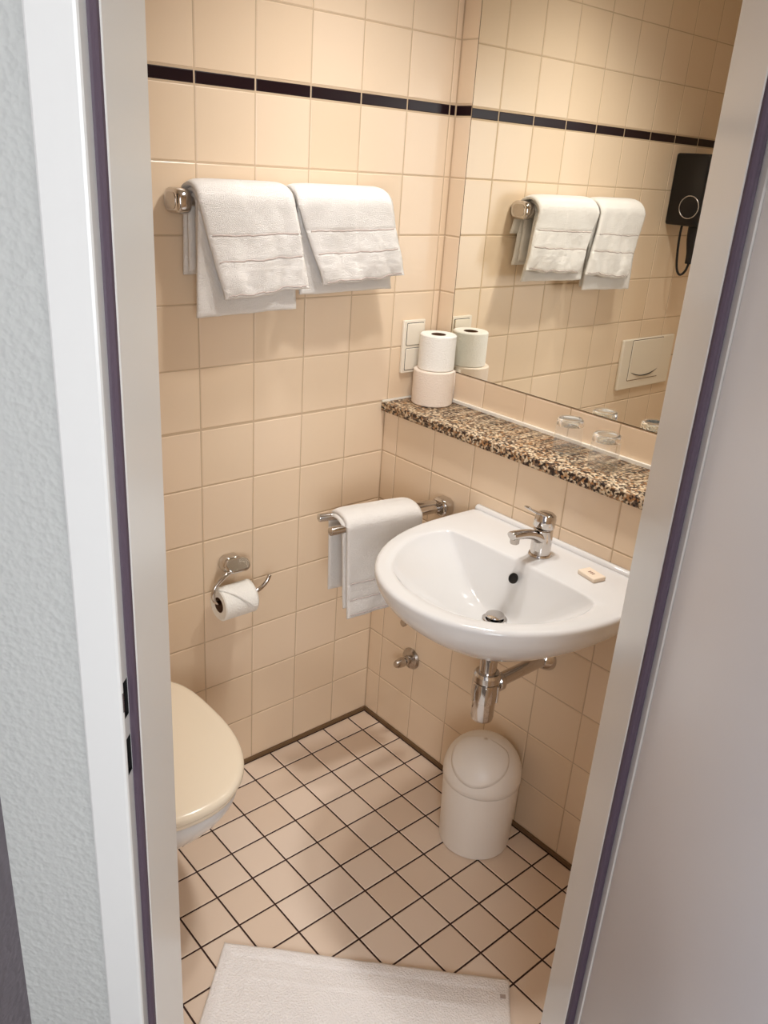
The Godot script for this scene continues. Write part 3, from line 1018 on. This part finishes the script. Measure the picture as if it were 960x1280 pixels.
func build_bath_towels() -> void:
	var y := 1.587
	var rail := thing("towel_rail", "chrome wall rail carrying the two folded bath towels", "towel rail", Vector3(0, y, 0))
	put("bar", tube_mesh(PackedVector3Array([Vector3(-0.655, 0, 0.046), Vector3(-0.100, 0, 0.046)]), 0.010, 20), M.chrome, rail)
	for s in [-1.0, 1.0]:
		var xc := -0.656 if s < 0 else -0.097
		var st := start()
		var turn := Basis(Vector3.UP, PI / 2)
		puck(st, round_rect(0.070, 0.052, 0.022, 7), -0.017, 0.017, 0.007, Transform3D(turn, Vector3(xc, 0, 0.0355)))
		var br := put("bracket", finish(st), M.chrome, rail)
		st = start()
		puck(st, round_rect(0.044, 0.034, 0.013, 6), -0.001, 0.001, 0.0005, Transform3D(turn, Vector3(xc + s * 0.0172, 0, 0.0355)))
		put("cover_plate", finish(st), M.brushed, br)
	var t1 := thing("bath_towel", "white folded bath towel hanging on the rail, the left one, nearer the door frame", "towel", Vector3.ZERO, 0.0, "folded bath towels on the rail")
	drape(t1, "inner_fold", {"xl": -0.630, "xr": -0.392, "xlb": -0.630, "xrb": -0.385, "zc": 0.047, "yc": y, "rz": 0.018, "ry": 0.018, "back": 1.440, "fl": 1.362, "fr": 1.362, "th": 0.011, "wavy": 0.25, "zmin": 0.012}, 1)
	drape(t1, "middle_fold", {"xl": -0.634, "xr": -0.390, "xlb": -0.640, "xrb": -0.378, "zc": 0.0485, "yc": y, "rz": 0.031, "ry": 0.029, "back": 1.432, "fl": 1.347, "fr": 1.354, "th": 0.012, "wavy": 0.35, "zmin": 0.012}, 2)
	drape(t1, "outer_fold", {"xl": -0.640, "xr": -0.398, "xlb": -0.583, "xrb": -0.356, "zc": 0.052, "yc": y, "rz": 0.044, "ry": 0.041, "back": 1.520, "fl": 1.386, "fr": 1.406, "th": 0.013, "wavy": 1.2, "lean": 0.008, "zmin": 0.012, "marks": [0.33, 0.60, 0.965]}, 3)
	var t2 := thing("bath_towel", "white folded bath towel hanging on the rail, the right one, nearer the corner", "towel", Vector3.ZERO, 0.0, "folded bath towels on the rail")
	drape(t2, "inner_fold", {"xl": -0.374, "xr": -0.122, "xlb": -0.372, "xrb": -0.106, "zc": 0.047, "yc": y, "rz": 0.018, "ry": 0.018, "back": 1.440, "fl": 1.400, "fr": 1.398, "th": 0.011, "wavy": 0.25, "zmin": 0.012}, 4)
	drape(t2, "middle_fold", {"xl": -0.380, "xr": -0.119, "xlb": -0.366, "xrb": -0.078, "zc": 0.0485, "yc": y, "rz": 0.031, "ry": 0.029, "back": 1.430, "fl": 1.386, "fr": 1.390, "th": 0.012, "wavy": 0.35, "zmin": 0.012}, 5)
	drape(t2, "outer_fold", {"xl": -0.388, "xr": -0.103, "xlb": -0.314, "xrb": -0.060, "zc": 0.052, "yc": y, "rz": 0.044, "ry": 0.041, "back": 1.520, "fl": 1.408, "fr": 1.424, "th": 0.013, "wavy": 1.2, "lean": 0.008, "zmin": 0.012, "marks": [0.30, 0.60, 0.96]}, 6)

func build_hand_towel() -> void:
	var o := thing("swivel_towel_holder", "chrome two-armed swivel towel holder on the wall left of the washbasin", "towel holder", Vector3(-0.001, 0.838, 0.285))
	var st := start()
	puck(st, round_rect(0.058, 0.052, 0.022, 7), 0.0, 0.036, 0.008, Transform3D(Basis(Vector3.UP, -PI / 2), Vector3.ZERO))
	put("mount", finish(st), M.chrome, o)
	var k := 0
	for tip in [Vector3(-0.362, 0.006, -0.102), Vector3(-0.376, -0.004, -0.034)]:
		var from := Vector3(-0.028, 0.006 - 0.010 * k, -0.012 + 0.010 * k)
		var end: Vector3 = tip
		put("arm", tube_mesh(PackedVector3Array([from, from.lerp(end, 0.15), from.lerp(end, 0.995), end]), [0.0120, 0.0118, 0.0118, 0.0110], 20, 0.95), M.chrome, o)
		k += 1
	var t := thing("hand_towel", "small white hand towel hanging over the swivel holder beside the washbasin", "towel", Vector3(-0.215, 0.842, 0.2435), -0.165)
	drape(t, "outer_fold", {"xl": -0.118, "xr": 0.108, "xlb": -0.105, "xrb": 0.118, "zc": 0.0, "yc": 0.0, "rz": 0.046, "ry": 0.026, "back": -0.205, "fl": -0.262, "fr": -0.250, "th": 0.010, "wavy": 0.5, "marks": [0.62, 0.80, 0.965]}, 12)
	drape(t, "inner_fold", {"xl": -0.126, "xr": 0.104, "xlb": -0.112, "xrb": 0.112, "zc": 0.0, "yc": 0.0, "rz": 0.036, "ry": 0.017, "back": -0.212, "fl": -0.235, "fr": -0.235, "th": 0.008, "wavy": 0.3}, 13)

# ---------------------------------------------------------------- toilet paper on the towel wall
func roll_mesh(r: float, core: float, h: float) -> ArrayMesh:
	return lathe_mesh([Vector2(core, 0.002), Vector2(r - 0.003, 0.0), Vector2(r, 0.003), Vector2(r, h - 0.003), Vector2(r - 0.003, h), Vector2(core, h - 0.002)], 48)

func core_mesh(core: float, h: float) -> ArrayMesh:
	return lathe_mesh([Vector2(core - 0.001, h - 0.001), Vector2(core + 0.0004, h - 0.0015), Vector2(core + 0.0004, 0.0015), Vector2(core - 0.001, 0.001), Vector2(core - 0.001, h - 0.001)], 32)

func build_paper_holder() -> void:
	var o := thing("toilet_paper_holder", "chrome toilet paper holder with a curved arm on the wall", "paper holder", Vector3(-0.522, 0.690, 0.0))
	var st := start()
	puck(st, round_rect(0.060, 0.046, 0.021, 7), 0.0004, 0.034, 0.008)
	var mt := put("mount", finish(st), M.chrome, o)
	st = start()
	puck(st, round_rect(0.070, 0.040, 0.018, 7), -0.006, 0.006, 0.004, Transform3D(Basis(Vector3.RIGHT, deg_to_rad(-52.0)), Vector3(0.004, 0.004, 0.046)))
	put("cover", finish(st), M.chrome, mt)
	var p := smooth_path([Vector3(-0.018, -0.006, 0.050), Vector3(-0.042, -0.012, 0.057), Vector3(-0.071, -0.034, 0.060), Vector3(-0.077, -0.062, 0.060), Vector3(-0.062, -0.081, 0.060), Vector3(-0.030, -0.086, 0.060), Vector3(0.020, -0.084, 0.060), Vector3(0.060, -0.078, 0.060), Vector3(0.084, -0.062, 0.060), Vector3(0.095, -0.043, 0.060)], 7)
	put("arm", tube_mesh(p, 0.0058, 16), M.chrome, o)
	var r := thing("toilet_paper_roll", "toilet paper roll with a folded point, hanging on the wall holder", "paper roll", Vector3(-0.585, 0.602, 0.060), 0.0, "toilet paper rolls")
	var lie := Transform3D(Basis(Vector3(0, 0, 1), -PI / 2), Vector3.ZERO)
	put("paper", roll_mesh(0.0435, 0.0205, 0.099), M.paper, r, lie)
	put("core", core_mesh(0.0205, 0.099), M.cardboard, r, lie)
	# loose end folded to a point
	var rows := []
	for i in 19:
		var t := i / 18.0
		var ang := lerpf(deg_to_rad(118.0), deg_to_rad(-12.0), t)
		var lo := lerpf(0.0, 0.082, pow(maxf(0.0, (t - 0.28) / 0.72), 1.0))
		var row := PackedVector3Array()
		for j in 9:
			var x := lerpf(0.001 + lo, 0.098 - 0.006 * t, j / 8.0)
			var rad := 0.0450 + (0.004 * t * t)
			row.append(Vector3(x, rad * sin(ang), rad * cos(ang)))
		rows.append(row)
	st = start()
	cloth(st, rows, 0.0012)
	put("folded_end", finish(st), M.paper, r)

# ---------------------------------------------------------------- bin
func build_bin() -> void:
	var o := thing("waste_bin", "small white plastic swing-lid bin on the floor under the washbasin", "bin", Vector3(-0.122, 0.0, 0.622))
	put("body", lathe_mesh([Vector2(0.0, 0.0005), Vector2(0.090, 0.0005), Vector2(0.0945, 0.004), Vector2(0.0955, 0.010), Vector2(0.1015, 0.205), Vector2(0.098, 0.206), Vector2(0.0, 0.2065)], 64), M.bin, o)
	var lid_prof := [Vector2(0.1015, 0.2065), Vector2(0.1035, 0.208), Vector2(0.1035, 0.226)]
	for k in range(1, 13):
		var a := PI / 2 * k / 12
		lid_prof.append(Vector2(0.1035 * cos(a), 0.226 + 0.098 * sin(a)))
	put("lid", lathe_mesh(lid_prof, 64, Transform3D.IDENTITY, 1.2), M.bin, o)
	# swing flap, proud of the dome on the side facing the door
	var face := atan2(0.42, -0.91)
	var rows := []
	for i in 13:
		var u := i / 12.0
		var row := PackedVector3Array()
		for j in 41:
			var az := (j / 40.0 * 2.0 - 1.0) * deg_to_rad(88.0)
			var low := lerpf(deg_to_rad(8.0), deg_to_rad(56.0), pow(absf(az) / deg_to_rad(88.0), 1.6))
			var el := lerpf(low, deg_to_rad(89.9), u)
			var q := 1.006
			row.append(Vector3(0.1035 * q * cos(el) * cos(face + az), 0.226 + 0.098 * q * sin(el), 0.1035 * q * cos(el) * sin(face + az)))
		rows.append(row)
	var st := start()
	cloth(st, rows, 0.0034)
	put("flap", finish(st), M.bin, o)

# ---------------------------------------------------------------- smaller things
func build_small_things() -> void:
	# toilet paper on the shelf
	var r1 := thing("toilet_paper_roll", "wider toilet paper roll standing on the granite shelf, under another roll", "paper roll", Vector3(0.1080, 1.0608, 0.078), 0.0, "toilet paper rolls")
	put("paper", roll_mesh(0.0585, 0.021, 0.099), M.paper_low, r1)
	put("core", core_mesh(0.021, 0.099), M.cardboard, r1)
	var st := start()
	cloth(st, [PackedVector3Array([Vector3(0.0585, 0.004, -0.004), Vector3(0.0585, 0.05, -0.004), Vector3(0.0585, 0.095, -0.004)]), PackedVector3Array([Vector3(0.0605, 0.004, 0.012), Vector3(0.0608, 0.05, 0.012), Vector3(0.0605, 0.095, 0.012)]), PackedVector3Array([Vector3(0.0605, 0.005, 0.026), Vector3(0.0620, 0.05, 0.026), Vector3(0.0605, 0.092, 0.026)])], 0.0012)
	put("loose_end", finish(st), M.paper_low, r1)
	var r2 := thing("toilet_paper_roll", "white toilet paper roll standing on top of another roll beside the mirror", "paper roll", Vector3(0.1140, 1.1600, 0.077), 0.0, "toilet paper rolls")
	put("paper", roll_mesh(0.0515, 0.0205, 0.098), M.paper, r2)
	put("core", core_mesh(0.0205, 0.098), M.cardboard, r2)
	# tumblers, upside down
	var g1 := thing("drinking_glass", "clear tumbler upside down on the shelf, nearer the mirror", "glass", Vector3(0.108, 1.0603, 0.566), 0.0, "tumblers on the shelf")
	put("wall", lathe_mesh([Vector2(0.0352, 0.0004), Vector2(0.0357, 0.002), Vector2(0.0346, 0.040), Vector2(0.0336, 0.066)], 56), M.thin_glass, g1)
	put("base", lathe_mesh([Vector2(0.0, 0.0645), Vector2(0.026, 0.0645), Vector2(0.0330, 0.0655), Vector2(0.0336, 0.067), Vector2(0.0330, 0.076), Vector2(0.0318, 0.0795), Vector2(0.0290, 0.0815), Vector2(0.022, 0.0806), Vector2(0.0, 0.0800)], 56, Transform3D.IDENTITY, 0.9), M.glass, g1)
	put("rim", lathe_mesh([Vector2(0.0345, 0.0002), Vector2(0.0358, 0.0003), Vector2(0.0360, 0.0014), Vector2(0.0350, 0.0020), Vector2(0.0343, 0.0012), Vector2(0.0345, 0.0002)], 56), M.glass, g1)
	var g2 := g1.duplicate()
	g2.name = numbered("drinking_glass")
	add_child(g2)
	g2.position = Vector3(0.080, 1.0603, 0.694)
	g2.set_meta("label", "clear tumbler upside down on the shelf, nearer the shelf's front edge")
	# wrapped soap
	var so := thing("soap", "small wrapped soap bar lying on the washbasin edge", "soap", Vector3(-0.085, RIM + 0.0008, 0.822), deg_to_rad(-12.0))
	st = start()
	puck(st, round_rect(0.054, 0.036, 0.003, 3), 0.0, 0.010, 0.002, Transform3D(Basis(Vector3.RIGHT, -PI / 2) * Basis(Vector3(0, 0, 1), PI / 2), Vector3.ZERO))
	put("wrapper", finish(st), M.soap, so)
	st = start()
	for k in 3:
		box_into(st, Vector3(-0.004, 0.010, -0.009 + k * 0.006), Vector3(0.004, 0.0103, -0.0055 + k * 0.006))
	put("print", finish(st), M.print, so)
	# switch and socket plate on the towel wall
	var sw_ := thing("switch_plate", "white double switch plate on the wall above the shelf corner", "switch", Vector3(0.0835, 1.212, 0.0))
	st = start()
	puck(st, round_rect(0.081, 0.150, 0.004, 3), 0.0004, 0.0105, 0.002)
	put("frame", finish(st), M.plastic, sw_)
	for k in [-1, 1]:
		st = start()
		puck(st, round_rect(0.061, 0.061, 0.003, 3), 0.006, 0.014 if k > 0 else 0.0125, 0.0015, Transform3D(Basis(Vector3.RIGHT, deg_to_rad(2.0 if k > 0 else 0.0)), Vector3(0.002, k * 0.0355, 0)))
		put("rocker", finish(st), M.plastic, sw_)
		put("gap", puck_mesh(round_rect(0.064, 0.064, 0.003, 3), 0.009, 0.0109, 0.0003, Transform3D(Basis.IDENTITY, Vector3(0.002, k * 0.0355, 0))), M.dark_hole, sw_)
	# flush plate above the toilet (seen in the mirror)
	var fp := thing("flush_plate", "white toilet flush plate with a curved finger slot, reflected in the mirror", "flush plate", Vector3(-0.950, 1.052, 0.0))
	put("plate", puck_mesh(round_rect(0.340, 0.190, 0.006, 3), 0.0004, 0.013, 0.004), M.plastic, fp)
	put("button", puck_mesh(round_rect(0.200, 0.150, 0.004, 3), 0.011, 0.0165, 0.003, Transform3D(Basis.IDENTITY, Vector3(0.012, 0.014, 0))), M.plastic, fp)
	put("gap", puck_mesh(round_rect(0.204, 0.154, 0.004, 3), 0.0125, 0.0133, 0.0002, Transform3D(Basis.IDENTITY, Vector3(0.012, 0.014, 0))), M.cardboard, fp)
	var smile := PackedVector3Array()
	for k in 21:
		var t := k / 20.0 * 2.0 - 1.0
		smile.append(Vector3(0.012 + t * 0.088, -0.048 + 0.018 * t * t, 0.0160))
	put("finger_slot", tube_mesh(smile, [0.0008, 0.0018, 0.0026, 0.0034, 0.004, 0.0045, 0.005, 0.0053, 0.0055, 0.0056, 0.0056, 0.0056, 0.0055, 0.0053, 0.005, 0.0045, 0.004, 0.0034, 0.0026, 0.0018, 0.0008], 10, 0.3), M.dark_hole, fp)
	# hair dryer (seen in the mirror)
	var hd := thing("hair_dryer", "black wall-mounted hair dryer with a silver ring, reflected in the mirror", "hair dryer", Vector3(-1.02, 1.552, 0.0))
	put("holder", puck_mesh(round_rect(0.20, 0.236, 0.010, 4), 0.0004, 0.128, 0.005, Transform3D(Basis.IDENTITY, Vector3(0, 0.118, 0))), M.black_plastic, hd)
	var ring := PackedVector3Array()
	for k in 41:
		var t := TAU * k / 40
		ring.append(Vector3(0.1005, 0.063 + 0.037 * cos(t), 0.084 + 0.037 * sin(t)))
	put("ring", tube_mesh(ring, 0.0022, 10), M.silver, hd)
	put("handle", tube_mesh(smooth_path([Vector3(0.065, 0.01, 0.095), Vector3(0.066, -0.04, 0.098), Vector3(0.062, -0.09, 0.105), Vector3(0.060, -0.125, 0.105)], 6), 0.017, 16), M.black_plastic, hd)
	put("cord", tube_mesh(smooth_path([Vector3(0.060, -0.11, 0.105), Vector3(0.066, -0.150, 0.098), Vector3(0.076, -0.166, 0.085), Vector3(0.086, -0.145, 0.074), Vector3(0.088, -0.09, 0.066), Vector3(0.084, -0.03, 0.06), Vector3(0.080, 0.01, 0.06)], 8), 0.0042, 10), M.black_plastic, hd)

# ---------------------------------------------------------------- bath mat
func build_mat() -> void:
	var o := thing("bath_mat", "white terry bath mat lying on the floor tiles in front of the door", "bath mat", Vector3(-0.842, 0.0, 0.515))
	var along := (Vector3(-0.384, 0, 0.990) - Vector3(-0.842, 0, 0.515)).normalized()
	var toward := Vector3(-along.z, 0, along.x)
	var n := FastNoiseLite.new()
	n.seed = 4
	n.frequency = 5.0
	var rows := []
	var ni := 80
	var nj := 130
	for i in ni + 1:
		var row := PackedVector3Array()
		for j in nj + 1:
			var u := float(j) / nj * 0.655
			var v := float(i) / ni * 0.415
			var p := along * (u + 0.003 * n.get_noise_2d(u, v + 9)) + toward * (v + 0.004 * n.get_noise_2d(u + 3, v))
			var d := minf(minf(u, 0.655 - u), minf(v, 0.415 - v))
			var h := 0.0045 + 0.0012 * n.get_noise_2d(u * 2.0, v * 2.0) + 0.0005 * n.get_noise_2d(u * 22.0, v * 22.0)
			# hem, raised border lines
			if d < 0.030:
				h += 0.0010
			elif d < 0.034:
				h -= 0.0010
			if absf(d - 0.075) < 0.0035:
				h += 0.0011
			row.append(p + Vector3.UP * h)
		rows.append(row)
	var st := start()
	cloth(st, rows, 0.006)
	put("pile", finish(st), M.mat_cloth, o)
	put("care_label", box_mesh(Vector3(-0.006, 0.0085, -0.005), Vector3(0.006, 0.0092, 0.005)), M.terry_line, o, Transform3D(Basis(Vector3.UP, -0.78), along * 0.640 + toward * 0.045))
